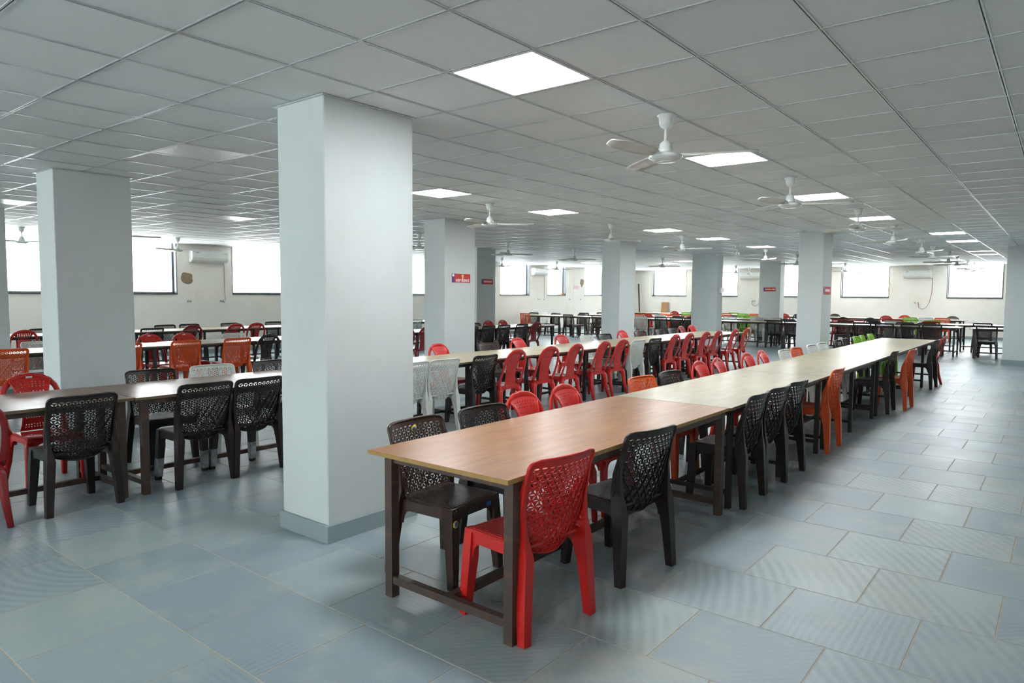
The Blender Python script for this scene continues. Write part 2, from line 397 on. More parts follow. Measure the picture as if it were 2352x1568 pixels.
# floor: grout bed, 300 nearest slabs as parts, the rest as one
flo = MB().box((XL, YF, -.06), (XR, YB, -.0018)).build('floor', M_GROUT); struct(flo, 'blue-grey stone slab floor with pale joints', 'floor')
def in_view(x, y, z, m=1.12):
    d = Vector((x, y, z)) - CAM_POS; f = d.dot(FW)
    if f < .2: return 0
    return abs(d.dot(R2) / f) < .7403 * m and abs(d.dot(U2) / f) < .4935 * m * 1.1
slabs = []
k0, k1 = int((YF - FY0) / FY) - 1, int((YB - FY0) / FY) + 1
for k in range(k0, k1 + 1):
    xo = .155 + (.3 if k % 2 else 0)
    for i in range(-27, 12):
        x0, x1 = max(xo + i * FX, XL), min(xo + (i + 1) * FX, XR); y0, y1 = max(FY0 + k * FY, YF), min(FY0 + (k + 1) * FY, YB)
        if x1 - x0 < .05 or y1 - y0 < .05: continue
        c = ((x0 + x1) / 2, (y0 + y1) / 2)
        d = (Vector((c[0], c[1], 0)) - CAM_POS).length
        slabs.append((d if in_view(c[0], c[1], 0) else d + 100, x0, y0, x1, y1))
slabs.sort()
G = .0042
rest = MB(); smesh = None
for n_, (d, x0, y0, x1, y1) in enumerate(slabs):
    g = G + random.random() * .0015; h = -random.random() * .0005
    if n_ < 300:
        if smesh is None or x1 - x0 < FX - .01 or y1 - y0 < FY - .01:
            me = MB().cbox((-(x1 - x0) / 2 + G, -(y1 - y0) / 2 + G, -.02), ((x1 - x0) / 2 - G, (y1 - y0) / 2 - G, 0), .0008).mesh('floor_slab', [M_FLOOR])
            if x1 - x0 > FX - .01 and y1 - y0 > FY - .01: smesh = me
        else: me = smesh
        obj('floor_slab', me, flo, ((x0 + x1) / 2, (y0 + y1) / 2, h))
    else: rest.cbox((x0 + g, y0 + g, -.02), (x1 - g, y1 - g, h), .0008)
o = rest.build('floor_slabs', M_FLOOR, flo); o['kind'] = 'stuff'

# ceiling: lay-in tiles, tee grid
LIT = [(0, 0), (0, 5), (0, 10), (0, 15), (1, 21), (1, 25), (-6, 5), (-6, 9), (-6, 15), (-6, 19), (-6, 24), (-14, 34), (-16, 36), (-7, 40), (-7, 45), (-1, 40), (-1, 44), (-20, 33)]
OFF = [(-6, 0), (-15, 0), (-14, 5), (-14, 15), (-22, 10), (1, 32), (1, 35), (-7, 29), (-14, 28)]
PILL = [(-1.397, -.16, -.897, .59), (-5.66, -.24, -5.2, .5), (-5.68, 5.34, -5.2, 6.08), (-10.1, 11.1, -9.6, 11.87), (-5.67, 11.02, -5.2, 11.75), (-5.98, 16.65, -5.2, 17.07), (-5.94, 22.35, -5.2, 22.81), (-1.355, 11.2, -.9, 11.86), (-10.22, -.2, -9.745, .6), (1.61, 17.4, 2.2, 17.9)]
cei = MB().box((XL, YF, CZ + .035), (XR, YB, CZ + .09)).build('ceiling', M_CTILE); struct(cei, 'suspended ceiling of pale grey square tiles in a metal grid', 'ceiling')
tiles = []
for i in range(int(XL / .6) - 1, int(XR / .6) + 1):
    for j in range(int(YF / .6) - 1, int(YB / .6) + 1):
        if (i, j) in LIT or (i, j) in OFF: continue
        x0, x1, y0, y1 = max(i * .6, XL), min(i * .6 + .6, XR), max(j * .6, YF), min(j * .6 + .6, YB)
        if x1 - x0 < .03 or y1 - y0 < .03: continue
        c = Vector(((x0 + x1) / 2, (y0 + y1) / 2, CZ)); d = (c - CAM_POS).length
        tiles.append((d if in_view(*c) else d + 100, x0, y0, x1, y1))
tiles.sort(); rest = MB(); tmesh = MB().box((-.292, -.292, .003), (.292, .292, .016)).mesh('ceiling_tile', [M_CTILE])
for n_, (d, x0, y0, x1, y1) in enumerate(tiles):
    full = x1 - x0 > .59 and y1 - y0 > .59
    if n_ < 300 and full: obj('ceiling_tile', tmesh, cei, ((x0 + x1) / 2, (y0 + y1) / 2, CZ + random.random() * .0015))
    elif n_ < 300: MB().box((x0 + .008, y0 + .008, CZ + .003), (x1 - .008, y1 - .008, CZ + .016)).build('ceiling_tile', M_CTILE, cei)
    else: rest.box((x0 + .008, y0 + .008, CZ + .003), (x1 - .008, y1 - .008, CZ + .016))
o = rest.build('ceiling_tiles', M_CTILE, cei); o['kind'] = 'stuff'
def tee(length, along):
    m = MB(); h = length / 2
    for a, b, z0, z1, mi in ((-.011, -.0028, -.001, .003, 0), (.0028, .011, -.001, .003, 0), (-.0028, .0028, .004, .006, 1)):
        if along == 'y': m.box((a, -h, z0), (b, h, z1), mi)
        else: m.box((-h, a, z0 + .0006), (h, b, z1), mi)
    return m.mesh('ceiling_runner', [M_TBAR, M_TDARK])
ty, tx = tee(YB - YF, 'y'), tee(XR - XL, 'x')
for i in range(int(XL / .6), int(XR / .6) + 1): obj('ceiling_runner', ty, cei, (i * .6, (YB + YF) / 2, CZ))
for j in range(int(YF / .6), int(YB / .6) + 1): obj('ceiling_cross_tee', tx, cei, ((XL + XR) / 2, j * .6, CZ))

# pillars
PLAB = ['broad white pillar beside the brown wooden table', 'grey-white pillar behind the walnut tables', 'pillar carrying the KEEP SILENCE sign with a bulb emblem', 'pillar with a small red KEEP SILENCE sign near the far wall', 'white pillar behind the middle row of red chairs', 'white pillar with a small white box on its side', 'pillar with the READING AREA sign', 'white pillar between the pale table row and the crosswise tables', 'leftmost white pillar, cut by the picture edge', 'white pillar at the aisle, cut by the picture edge on the right']
for (x0, y0, x1, y1), lab in zip(PILL, PLAB):
    m = MB(); c = .006
    poly = [(x0 + c, y0), (x1 - c, y0), (x1, y0 + c), (x1, y1 - c), (x1 - c, y1), (x0 + c, y1), (x0, y1 - c), (x0, y0 + c)]
    p = m.prism(poly, 'z', 0, CZ + .03).build('pillar', M_PILLAR); struct(p, lab, 'pillar')
    s = .018
    for a, b in (((x0 - s, y0 - s, 0), (x1 + s, y0, .118)), ((x0 - s, y1, 0), (x1 + s, y1 + s, .118)), ((x0 - s, y0, 0), (x0, y1, .118)), ((x1, y0, 0), (x1 + s, y1, .118))):
        MB().cbox(a, b, .006).build('skirting_slab', M_SKIRT, p)
    t = MB(); s = .022; z = CZ - .006
    for a, b in (((x0 - s, y0 - s, z), (x1 + s, y0, CZ)), ((x0 - s, y1, z), (x1 + s, y1 + s, CZ)), ((x0 - s, y0, z), (x0, y1, CZ)), ((x1, y0, z), (x1 + s, y1, CZ))): t.box(a, b)
    t.build('ceiling_angle', M_TBAR, p)

# ------------------------------------------------------------------ ceiling lights
fr = MB()
for a, b in (((-.29, -.29), (.29, -.272)), ((-.29, .272), (.29, .29)), ((-.29, -.272), (-.272, .272)), ((.272, -.272), (.29, .272))): fr.box((*a, -.001), (*b, .012))
FRM = fr.mesh('frame', [M_WHITE])
def dif(m):
    c, h = .012, .274; q = [(-h + c, -h), (h - c, -h), (h, -h + c), (h, h - c), (h - c, h), (-h + c, h), (-h, h - c), (-h, -h + c)]
    b = MB(); b.add([(x, y, .001) for x, y in q], [tuple(range(8))], 0); b.add([(x, y, z) for z in (.001, .01) for x, y in q], [(i, (i + 1) % 8, 8 + (i + 1) % 8, 8 + i) for i in range(8)] + [tuple(range(8, 16))], 1)
    return b.mesh('diffuser', [m, M_WHITE])
DIF = dif(M_LED)
DIFO = dif(M_LEDOFF)
rown = {0: 'above the brown and pale table row', 1: 'above the far end of the pale table row', -6: 'above the middle table row', -14: 'above the third table row', -16: 'above the third table row', -7: 'near the end wall', -1: 'near the end wall over the aisle side', -20: 'near the corner windows', -15: 'above the third table row', -22: 'by the long window wall'}
cnt = {}
for lst, on in ((LIT, True), (OFF, False)):
    for (i, j) in lst:
        key = (rown.get(i, ''), on); cnt[key] = cnt.get(key, 0) + 1
        t = thing('ceiling_light', '%s LED ceiling panel, %s %s' % ('lit white' if on else 'unlit pale', ordn[cnt[key] - 1], key[0]), 'ceiling light', (i * .6 + .3, j * .6 + .3, CZ), 0, 'LED panels in the ceiling')
        obj('frame', FRM, t); obj('diffuser', DIF if on else DIFO, t)

# ------------------------------------------------------------------ fans
D = .0
fan_parts = []
fan_parts.append(('canopy', MB().lathe([(.004, 0), (.062, -.001), (.064, -.008), (.05, -.02), (.046, -.06), (.034, -.085), (.014, -.092), (.012, -.098)], 20).mesh('canopy', [M_FANW])))
fan_parts.append(('downrod', MB().lathe([(.0115, -.09), (.0115, -.18)], 12).mesh('downrod', [M_FANW])))
fan_parts.append(('motor_cover', MB().lathe([(.013, -.172), (.022, -.176), (.04, -.195), (.046, -.23), (.056, -.252), (.054, -.254), (.03, -.256)], 20).mesh('motor_cover', [M_FANW])))
fan_parts.append(('motor', MB().lathe([(.04, -.255), (.09, -.262), (.112, -.276), (.114, -.288), (.1, -.296), (.085, -.304), (.078, -.312), (.02, -.313), (.018, -.311)], 28).mesh('motor', [M_FANW])))
bl = MB(); vs_, fs_ = [], []
nr = 7
for q in range(nr):
    r_ = .10 + (.60 - .10) * q / (nr - 1); wv_ = [.05, .115, .12, .12, .118, .112, .07][q]; tw = math.radians(14)
    for e in range(5):
        s = (e / 4 - .5); vs_.append((r_, s * wv_ * math.cos(tw) + .004, -.272 + s * wv_ * math.sin(tw) + .012 * (1 - 4 * s * s)))
for q in range(nr - 1):
    for e in range(4): fs_.append((q * 5 + e, (q + 1) * 5 + e, (q + 1) * 5 + e + 1, q * 5 + e + 1))
n0 = len(vs_); vs2 = vs_ + [(x, y, z - .003) for x, y, z in vs_]
fs2 = fs_ + [tuple(n0 + i for i in reversed(f)) for f in fs_]
edge = [q * 5 for q in range(nr)] + [(nr - 1) * 5 + e for e in range(1, 5)] + [q * 5 + 4 for q in range(nr - 2, -1, -1)] + [3, 2, 1]
fs2 += [(edge[i], edge[(i + 1) % len(edge)], n0 + edge[(i + 1) % len(edge)], n0 + edge[i]) for i in range(len(edge))]
bl.add(vs2, fs2, 0, True); BL = bl.mesh('blade', [M_FANB])
FANS = [(.56, 1.56, 22), (.46, 4.62, 20), (.4, 7.9, 35), (.36, 10.7, 62), (.3, 14.1, 78), (.2, 16.4, 100), (.2, 19.3, 60), (.2, 21.2, 62), (.1, 24.9, 10), (.1, 26.9, 40),
        (-3.42, 4.38, 40), (-3.45, 7.65, 64), (-3.44, 10.46, 20), (-3.46, 13.54, 0), (-3.44, 15.5, 75), (-3.55, 18.6, 100), (-3.8, 25.4, 30), (-3.8, 27.4, 60),
        (-7.69, 7.15, 33), (-7.69, 10.05, 52), (-7.68, 12.9, 50), (-7.67, 18.1, 48), (-7.9, 25.2, 90), (-8.1, 27.3, 15),
        (-12.2, 15.3, 55), (-12.25, 18.6, 50), (-13.0, 1.75, 35), (-13.0, 4.75, 48), (-9.9, 2.3, 70)]
fr_of = lambda x: 'the brown and pale table row' if x > -2 else 'the middle table row' if x > -6 else 'the third table row' if x > -10.5 else 'the window-side table row'
cnt = {}
for x, y, a in FANS:
    k = fr_of(x); cnt[k] = cnt.get(k, 0) + 1
    t = thing('ceiling_fan', 'white three-blade ceiling fan, %s in the line above %s' % (ordn[cnt[k] - 1], k), 'ceiling fan', (x, y, CZ), 0, 'ceiling fans')
    for n_, me in fan_parts: obj(n_, me, t)
    for q in range(3): obj('blade', BL, t, None, math.radians(a + 120 * q))

# ------------------------------------------------------------------ tables
TZ = .785
def table_parts(Ln, W, style, il=.03, ir=.03):
    """local: x across (-W/2..W/2), y along (0..Ln)"""
    lt, steel = (.052, M_BROWNSTEEL) if style != 'pale' else (.04, M_BLACKSTEEL)
    top = {'brown': W_BROWN, 'walnut': W_WALNUT, 'pale': W_PALE}[style]
    ps = []
    m = MB(); x0, x1 = -W / 2, W / 2; c = .0015
    m.add([(x0, 0, TZ - .022), (x1, 0, TZ - .022), (x1, Ln, TZ - .022), (x0, Ln, TZ - .022), (x0, 0, TZ - c), (x1, 0, TZ - c), (x1, Ln, TZ - c), (x0, Ln, TZ - c), (x0 + c, c, TZ), (x1 - c, c, TZ), (x1 - c, Ln - c, TZ), (x0 + c, Ln - c, TZ)], [(8, 9, 10, 11), (4, 5, 9, 8), (5, 6, 10, 9), (6, 7, 11, 10), (7, 4, 8, 11)], 0)
    m.add([(x0, 0, TZ - .022), (x1, 0, TZ - .022), (x1, Ln, TZ - .022), (x0, Ln, TZ - .022), (x0, 0, TZ - c), (x1, 0, TZ - c), (x1, Ln, TZ - c), (x0, Ln, TZ - c)], [(0, 3, 2, 1), (0, 1, 5, 4), (1, 2, 6, 5), (2, 3, 7, 6), (3, 0, 4, 7)], 1)
    ps.append(('tabletop', m.mesh('tabletop', [top, W_EDGE if style == 'brown' else W_EDGE2]), (0, 0, 0)))
    zl = TZ - .0225; rh = .04
    xa, xb = x0 + il, x1 - ir; iy = .05 if style != 'pale' else .1
    leg = MB().box((-lt / 2, -lt / 2, 0), (lt / 2, lt / 2, zl)).mesh('leg', [steel])
    ysl = [iy + lt / 2, Ln - iy - lt / 2] + ([Ln / 2] if style == 'pale' else [])
    for yy in ysl:
        for xx in (xa + lt / 2, xb - lt / 2): ps.append(('leg', leg, (xx, yy, 0)))
    rl = MB().box((-.015, iy + lt, zl - rh), (.015, Ln - iy - lt, zl)).mesh('rail', [steel])
    re_ = MB().box((xa + lt, -.015, zl - rh), (xb - lt, .015, zl)).mesh('rail', [steel])
    for xx in (xa + .02, xb - .02): ps.append(('rail', rl, (xx, 0, 0)))
    for yy in ysl[:2]: ps.append(('rail', re_, (0, yy, 0)))
    sh = .04 if style != 'pale' else .03; sz = .075 if style != 'pale' else .11
    st = MB().box((xa + lt, -sh / 2, sz), (xb - lt, sh / 2, sz + sh)).mesh('stretcher', [steel])
    for yy in ysl: ps.append(('stretcher', st, (0, yy, 0)))
    if style == 'pale':
        for sgn, (a, b) in enumerate(((ysl[0], ysl[2]), (ysl[2], ysl[1]))):
            ps.append(('stretcher', MB().box(((xa + xb) / 2 - sh / 2, a + sh / 2, sz), ((xa + xb) / 2 + sh / 2, b - sh / 2, sz + sh)).mesh('stretcher', [steel]), (0, 0, 0)))
    else: ps.append(('stretcher', MB().box(((xa + xb) / 2 - sh / 2, ysl[0] + sh / 2, sz), ((xa + xb) / 2 + sh / 2, ysl[1] - sh / 2, sz + sh)).mesh('stretcher', [steel]), (0, 0, 0)))
    return ps
TW = .95
TPL = {}
def table(style, Ln, loc, rz, label, group, il=.03, ir=.03):
    k = (style, round(Ln, 3), il, ir)
    if k not in TPL: TPL[k] = table_parts(Ln, TW, style, il, ir)
    t = thing('long_table', label, 'table', loc, rz, group)
    for n_, me, l in TPL[k]: obj(n_, me, t, l)
    return t
YBND = [-.49, 2.10, 4.71, 7.32, 9.93, 12.54]
GA, GB, GD, GE = 'tables of the front row', 'tables of the middle row', 'tables of the third row', 'tables along the long window wall'
for i in range(5):
    table('brown' if i == 0 else 'pale', YBND[i + 1] - YBND[i] - .008, (.385 if i else .375, YBND[i], 0), 0,
          'long table with a brown wood-grain top and brown steel legs, closest to the viewer' if i == 0 else 'pale wood-top table on black legs, %s behind the brown table in the front row' % ordn[i - 1], GA, .075 if i == 0 else .03, .01 if i == 0 else .03)
BB = [-3.1] + YBND
for i in range(6):
    table('walnut' if i < 2 else 'pale', BB[i + 1] - BB[i] - .008, (-3.345 + (.012 if i % 2 else -.012), BB[i], 0), 0,
          ['dark walnut-top table of the middle row, cut by the picture edge', 'dark walnut-top table of the middle row, in front of the broad pillar'][i] if i < 2 else 'pale wood-top table, %s after the walnut ones in the middle row' % ordn[i - 2], GB)
for i in range(6): table('pale', BB[i + 1] - BB[i] - .008, (-8.475, BB[i], 0), 0, 'pale table on black legs, %s of the third row, two rows behind the brown one' % ordn[i], GD)
for i in range(6): table('pale', BB[i + 1] - BB[i] - .008, (-12.475, BB[i], 0), 0, 'pale table, %s of the row nearest the long window wall' % ordn[i], GE)
LX = 2.62
def cross(y0, xe, n, tag_, first=None):
    x = xe
    for i in range(n):
        ln = LX if first is None or i < n - 1 else first
        table('pale', ln - .008, (x, y0 + TW / 2, 0), PI / 2, 'pale table, %s from the aisle in the %s' % (ordn[i], tag_), 'crosswise tables at the back'); x -= LX
cross(18.95, .57, 5, 'nearest crosswise row')
table('pale', 1.6, (-12.53, 18.95 + TW / 2, 0), PI / 2, 'short pale table ending the nearest crosswise row by the window wall', 'crosswise tables at the back')
table('pale', LX - .008, (.78 + LX, 18.9 + TW / 2, 0), PI / 2, 'pale table half hidden by the pillar at the aisle', 'crosswise tables at the back')
cross(21.35, .22, 5, 'second crosswise row')
table('pale', LX - .008, (.24 + LX, 21.35 + TW / 2, 0), PI / 2, 'pale table of the second crosswise row running behind the aisle pillar', 'crosswise tables at the back')
cross(25.9, .02, 5, 'crosswise row nearest the end wall')

# ------------------------------------------------------------------ chairs
def sheet(W, H, holes, S, th, step=.022, extra=()):
    """thin curved plate with real holes. holes: list of (poly, cx, cy, test)"""
    V, E = [], []
    nx, ny = max(2, round(2 * W / step)), max(2, round(H / step))
    ring = [(-W + 2 * W * i / nx, 0) for i in range(nx)] + [(W, H * j / ny) for j in range(ny)] + [(W - 2 * W * i / nx, H) for i in range(nx)] + [(-W, H - H * j / ny) for j in range(ny)]
    V += ring; E += [(i, (i + 1) % len(ring)) for i in range(len(ring))]
    for poly, cx, cy_, test in holes:
        b = len(V); V += poly; E += [(b + i, b + (i + 1) % len(poly)) for i in range(len(poly))]
    V += list(extra)
    vo, eo, fo, *_ = delaunay_2d_cdt([Vector(p) for p in V], E, [], 0, 1e-6)
    cell = {}
    for h in holes: cell.setdefault((int(h[1] // .03), int(h[2] // .03)), []).append(h)
    T = []
    for f in fo:
        cx = sum(vo[i].x for i in f) / 3; cy_ = sum(vo[i].y for i in f) / 3; a, b = int(cx // .03), int(cy_ // .03)
        if any(h[3](cx - h[1], cy_ - h[2]) for p in (-1, 0, 1) for q in (-1, 0, 1) for h in cell.get((a + p, b + q), ())): continue
        T.append(f)
    P, Nn = [], []
    for q in vo:
        e = 1e-4; p = Vector(S(q.x, q.y)); du = Vector(S(q.x + e, q.y)) - p; dv = Vector(S(q.x, q.y + e)) - p
        P.append(p); Nn.append(du.cross(dv).normalized())
    n = len(P); m = MB()
    cntE = {}
    for f in T:
        for i in range(3):
            a, b = f[i], f[(i + 1) % 3]; cntE[(min(a, b), max(a, b))] = cntE.get((min(a, b), max(a, b)), 0) + 1
    fs = [tuple(f) for f in T] + [tuple(n + i for i in reversed(f)) for f in T]
    m.add([P[i] + Nn[i] * th / 2 for i in range(n)] + [P[i] - Nn[i] * th / 2 for i in range(n)], fs, 0, False)
    m.add([], [], 0)
    for (a, b), c in cntE.items():
        if c == 1: m.f.append([a, b, n + b, n + a]); m.m.append(0); m.sm.append(False)
    return m

def ellipse(cx, cy_, ang, la, lb, n=8):
    ca, sa = math.cos(ang), math.sin(ang)
    poly = [(cx + ca * la * math.cos(t) - sa * lb * math.sin(t), cy_ + sa * la * math.cos(t) + ca * lb * math.sin(t)) for t in [2 * PI * q / n for q in range(n)]]
    return poly, cx, cy_, (lambda dx, dy: ((dx * ca + dy * sa) / la) ** 2 + ((-dx * sa + dy * ca) / lb) ** 2 < .82)

# --- shell chair
SW, SH = .205, .50
def sst(a, b, x):
    t = max(0, min(1, (x - a) / (b - a))); return t * t * (3 - 2 * t)
def shellS(X, Y, off=0):
    u, v = X / SW, Y / SH
    hw = (.224 + .008 * v) * math.sqrt(1 - .5 * max(0, 1 - v / .2) ** 2)
    z = .372 + .483 * v - .022 * max(0, (abs(u) - .8) / .2) ** 2 * sst(.75, 1, v) + .03 * u * u * max(0, 1 - v / .3)
    y = -.175 - .052 * math.sin(min(v / .38, 1) * PI / 2) - .062 * max(0, (v - .25) / .75) ** 1.4 + .058 * u * u * (1 - .25 * v) - off
    return (u * hw, y, z)
holes = []
a_ = .037; hrow = a_ * math.sqrt(3) / 2
rows = int(SH / hrow) + 2
for j in range(-1, rows):
    for i in range(-8, 9):
        x = i * a_ + (a_ / 2 if j % 2 else 0); y = .012 + j * hrow
        for an in (0, PI / 3, 2 * PI / 3):
            cx, cy_ = x + math.cos(an) * a_ / 2, y + math.sin(an) * a_ / 2
            if abs(cx) < SW - .023 and .035 < cy_ < SH - .028: holes.append(ellipse(cx, cy_, an, a_ * .35, a_ * .115))
SHELL = sheet(SW, SH, holes, shellS, .005)
def mesh_obj(mb, name): return mb.mesh(name, [PLA['black']])
rim = MB()
pth = [shellS(SW, Y) for Y in [.05, .12, .2, .28, .36, .43, .47, .49]] + [shellS(SW * q, SH) for q in (.97, .9, .75, .4, 0, -.4, -.75, -.9, -.97)] + [shellS(-SW, Y) for Y in [.49, .47, .43, .36, .28, .2, .12, .05]]
rim.sweep(pth, (.016, .02), 8, (0, 1, 0), 0, True)
low = [shellS(SW * q / 6, .0) for q in range(-6, 7)]
rim.sweep(low, (.014, .02), 6, (0, 1, 0), 0, True)
ribs = MB()
for s in (1, -1):
    for x0 in (-.2, -.15, -.10, -.05, 0, .05, .10):
        path = []
        for q in range(9):
            Y = .005 + .36 * q / 8 * (1 if abs(x0) < .12 else .8); X = s * (x0 + .55 * Y)
            if abs(X) < SW - .012: path.append(shellS(X, Y, .0055))
        if len(path) > 2: ribs.sweep(path, (.0035, .009), 4, (0, 1, 0))
def seat_mesh(hwf, hwr, y0, y1, z, th, dish):
    m = MB(); n = 10; top = []
    for j in range(n + 1):
        for i in range(n + 1):
            u, v = i / n * 2 - 1, j / n
            hw = hwr + (hwf - hwr) * v
            uu = math.copysign(abs(u) ** .9, u)
            r_ = max(abs(u), abs(2 * v - 1))
            x = uu * hw; y = y0 + (y1 - y0) * v
            if abs(u) > .99 and (v < .01 or v > .99): x *= .965; y += .012 if v < .5 else -.012
            zz = z - dish * (1 - u * u) * (1 - (2 * v - 1) ** 2) - (.008 if r_ > .99 else 0) - (.012 * max(0, (v - .85) / .15) ** 2)
            top.append((x, y, zz))
    k = (n + 1) ** 2
    fs = [(j * (n + 1) + i, j * (n + 1) + i + 1, (j + 1) * (n + 1) + i + 1, (j + 1) * (n + 1) + i) for j in range(n) for i in range(n)]
    m.add(top + [(x, y, min(q, z - .008) - th) for x, y, q in top], fs + [tuple(k + i for i in reversed(f)) for f in fs], 0, True)
    ed = [i for i in range(n + 1)] + [j * (n + 1) + n for j in range(1, n + 1)] + [n * (n + 1) + i for i in range(n - 1, -1, -1)] + [j * (n + 1) for j in range(n - 1, 0, -1)]
    for i in range(len(ed)):
        a, b = ed[i], ed[(i + 1) % len(ed)]; m.f.append([a, b, k + b, k + a]); m.m.append(0); m.sm.append(False)
    return m
def apron_panel(m, p0, p1, zt, zm, ze, rad, th=.006):
    """vertical panel from p0 to p1 whose lower edge arches between the legs"""
    p0, p1 = Vector((*p0, 0)), Vector((*p1, 0)); d = (p1 - p0); Ln = d.length; d.normalize(); nrm = Vector((-d.y, d.x, 0)) * th / 2
    prof = [(0, zt), (Ln, zt), (Ln, ze)]
    for q in range(6): t = q / 5 * PI / 2; prof.append((Ln - rad * (1 - math.cos(t)) - .045, ze + (zm - ze) * math.sin(t)))
    for q in range(6): t = (1 - q / 5) * PI / 2; prof.append((rad * (1 - math.cos(t)) + .045, ze + (zm - ze) * math.sin(t)))
    prof.append((0, ze))
    vs = []
    for s in (1, -1): vs += [p0 + d * a + nrm * s + Vector((0, 0, z)) for a, z in prof]
    n = len(prof)
    # strip faces between top edge and lower edge
    fs = []
    lower = list(range(2, n))
    for s in (0, n):
        f = [s + i for i in range(n)]
        fs.append(tuple(f) if s == 0 else tuple(reversed(f)))
    fs += [(i, (i + 1) % n, n + (i + 1) % n, n + i) for i in range(n)]
    m.add(vs, fs, 0)
def leg_sweep(path, sizes, n=4, smooth=False, power=.5): return MB().sweep(path, sizes, n, (0, 1, 0), 0, smooth, power)
ap = MB()
apron_panel(ap, (-.195, .2), (.195, .2), .44, .375, .30, .05)
apron_panel(ap, (.2, .205), (.205, -.2), .44, .375, .30, .05)
apron_panel(ap, (-.2, .205), (-.205, -.2), .44, .375, .30, .05)
SHELL_PARTS = [('backrest', mesh_obj(SHELL, 'backrest'), 0, None), ('back_rim', mesh_obj(rim, 'back_rim'), 0, 'backrest'), ('back_ribs', mesh_obj(ribs, 'back_ribs'), 0, 'backrest'),
    ('seat', seat_mesh(.215, .205, -.2, .225, .452, .012, .012).mesh('seat', [PLA['black']]), 1, None), ('apron', mesh_obj(ap, 'apron'), 0, None)]
for s in (1, -1):
    SHELL_PARTS.append(('leg', mesh_obj(leg_sweep([(s * .185, .19, .44), (s * .19, .195, .30), (s * .2, .21, .1), (s * .206, .216, 0)], [(.05, .05), (.062, .058), (.05, .048), (.044, .042)]), 'leg'), 0, None))
    SHELL_PARTS.append(('leg', mesh_obj(leg_sweep([(s * .24, -.228, 0), (s * .229, -.215, .2), (s * .214, -.2, .39), (s * .219, -.18, .5), (s * .224, -.184, .62), (s * .23, -.22, .76)], [(.046, .044), (.052, .058), (.056, .075), (.024, .075), (.018, .05), (.012, .02)]), 'leg'), 0, None))
# --- arch chair
def archS(X, Y):
    v = Y / .43; u = X / .12
    hw = .093 + .02 * max(0, 1 - v / .3) ** 2 + .058 * max(0, (v - .3) / .7) ** 1.8
    return (u * hw, -.178 - .045 * v - .07 * v * v + .02 * u * u * v + .012 * math.sin(v * PI), .435 + Y - .02 * u * u * sst(.8, 1, v))
holes = []
for j in range(20):
    for i in range(8):
        if j in (2, 3, 16): continue
        cx, cy_, h = (i - 3.5) * .0245, .03 + j * .0195, .0042
        holes.append(([(cx - h, cy_ - h), (cx + h, cy_ - h), (cx + h, cy_ + h), (cx - h, cy_ + h)], cx, cy_, (lambda dx, dy: abs(dx) < .0041 and abs(dy) < .0041)))
SPLAT = sheet(.12, .43, holes, archS, .006, .03)
apth = [(.205, -.145, .42), (.214, -.17, .47), (.218, -.205, .56), (.217, -.237, .65), (.209, -.26, .725), (.188, -.277, .79), (.147, -.291, .84), (.083, -.301, .873), (0, -.305, .884)]
apth = apth + [(-x, y, z) for x, y, z in reversed(apth[:-1])]
ARCH = MB().sweep(apth, [(.05, .03), (.046, .024), (.042, .02), (.04, .02), (.042, .02), (.046, .02), (.05, .02), (.052, .02), (.054, .02)] + [(.052, .02), (.05, .02), (.046, .02), (.042, .02), (.04, .02), (.042, .02), (.046, .024), (.05, .03)], 8, (0, 1, 0), 0, True, .7)
spr = MB()
for s in (1, -1): spr.sweep([archS(s * .12, .43 * q / 8) for q in range(9)], (.012, .014), 6, (0, 1, 0), 0, True)
ap2 = MB()
apron_panel(ap2, (-.185, .2), (.185, .2), .425, .385, .33, .06)
apron_panel(ap2, (.195, .2), (.2, -.165), .425, .385, .33, .06)
apron_panel(ap2, (-.195, .2), (-.2, -.165), .425, .385, .33, .06)
apron_panel(ap2, (-.195, -.17), (.195, -.17), .43, .385, .33, .06)
ARCH_PARTS = [('back_arch', mesh_obj(ARCH, 'back_arch'), 0, None), ('back_splat', mesh_obj(SPLAT, 'back_splat'), 0, None), ('splat_rim', mesh_obj(spr, 'splat_rim'), 0, 'back_splat'),
    ('seat', seat_mesh(.212, .2, -.175, .225, .437, .012, .012).mesh('seat', [PLA['black']]), 0, None), ('apron', mesh_obj(ap2, 'apron'), 0, None)]
for s in (1, -1):
    ARCH_PARTS.append(('leg', mesh_obj(leg_sweep([(s * .178, .185, .425), (s * .192, .2, .36), (s * .198, .206, .2), (s * .206, .216, 0)], [(.04, .04), (.055, .052), (.046, .044), (.036, .036)], 8, True, .5), 'leg'), 0, None))
    ARCH_PARTS.append(('leg', mesh_obj(leg_sweep([(s * .185, -.155, .42), (s * .2, -.172, .36), (s * .208, -.19, .2), (s * .226, -.242, 0)], [(.05, .045), (.062, .058), (.05, .05), (.038, .038)], 8, True, .5), 'leg'), 0, None))

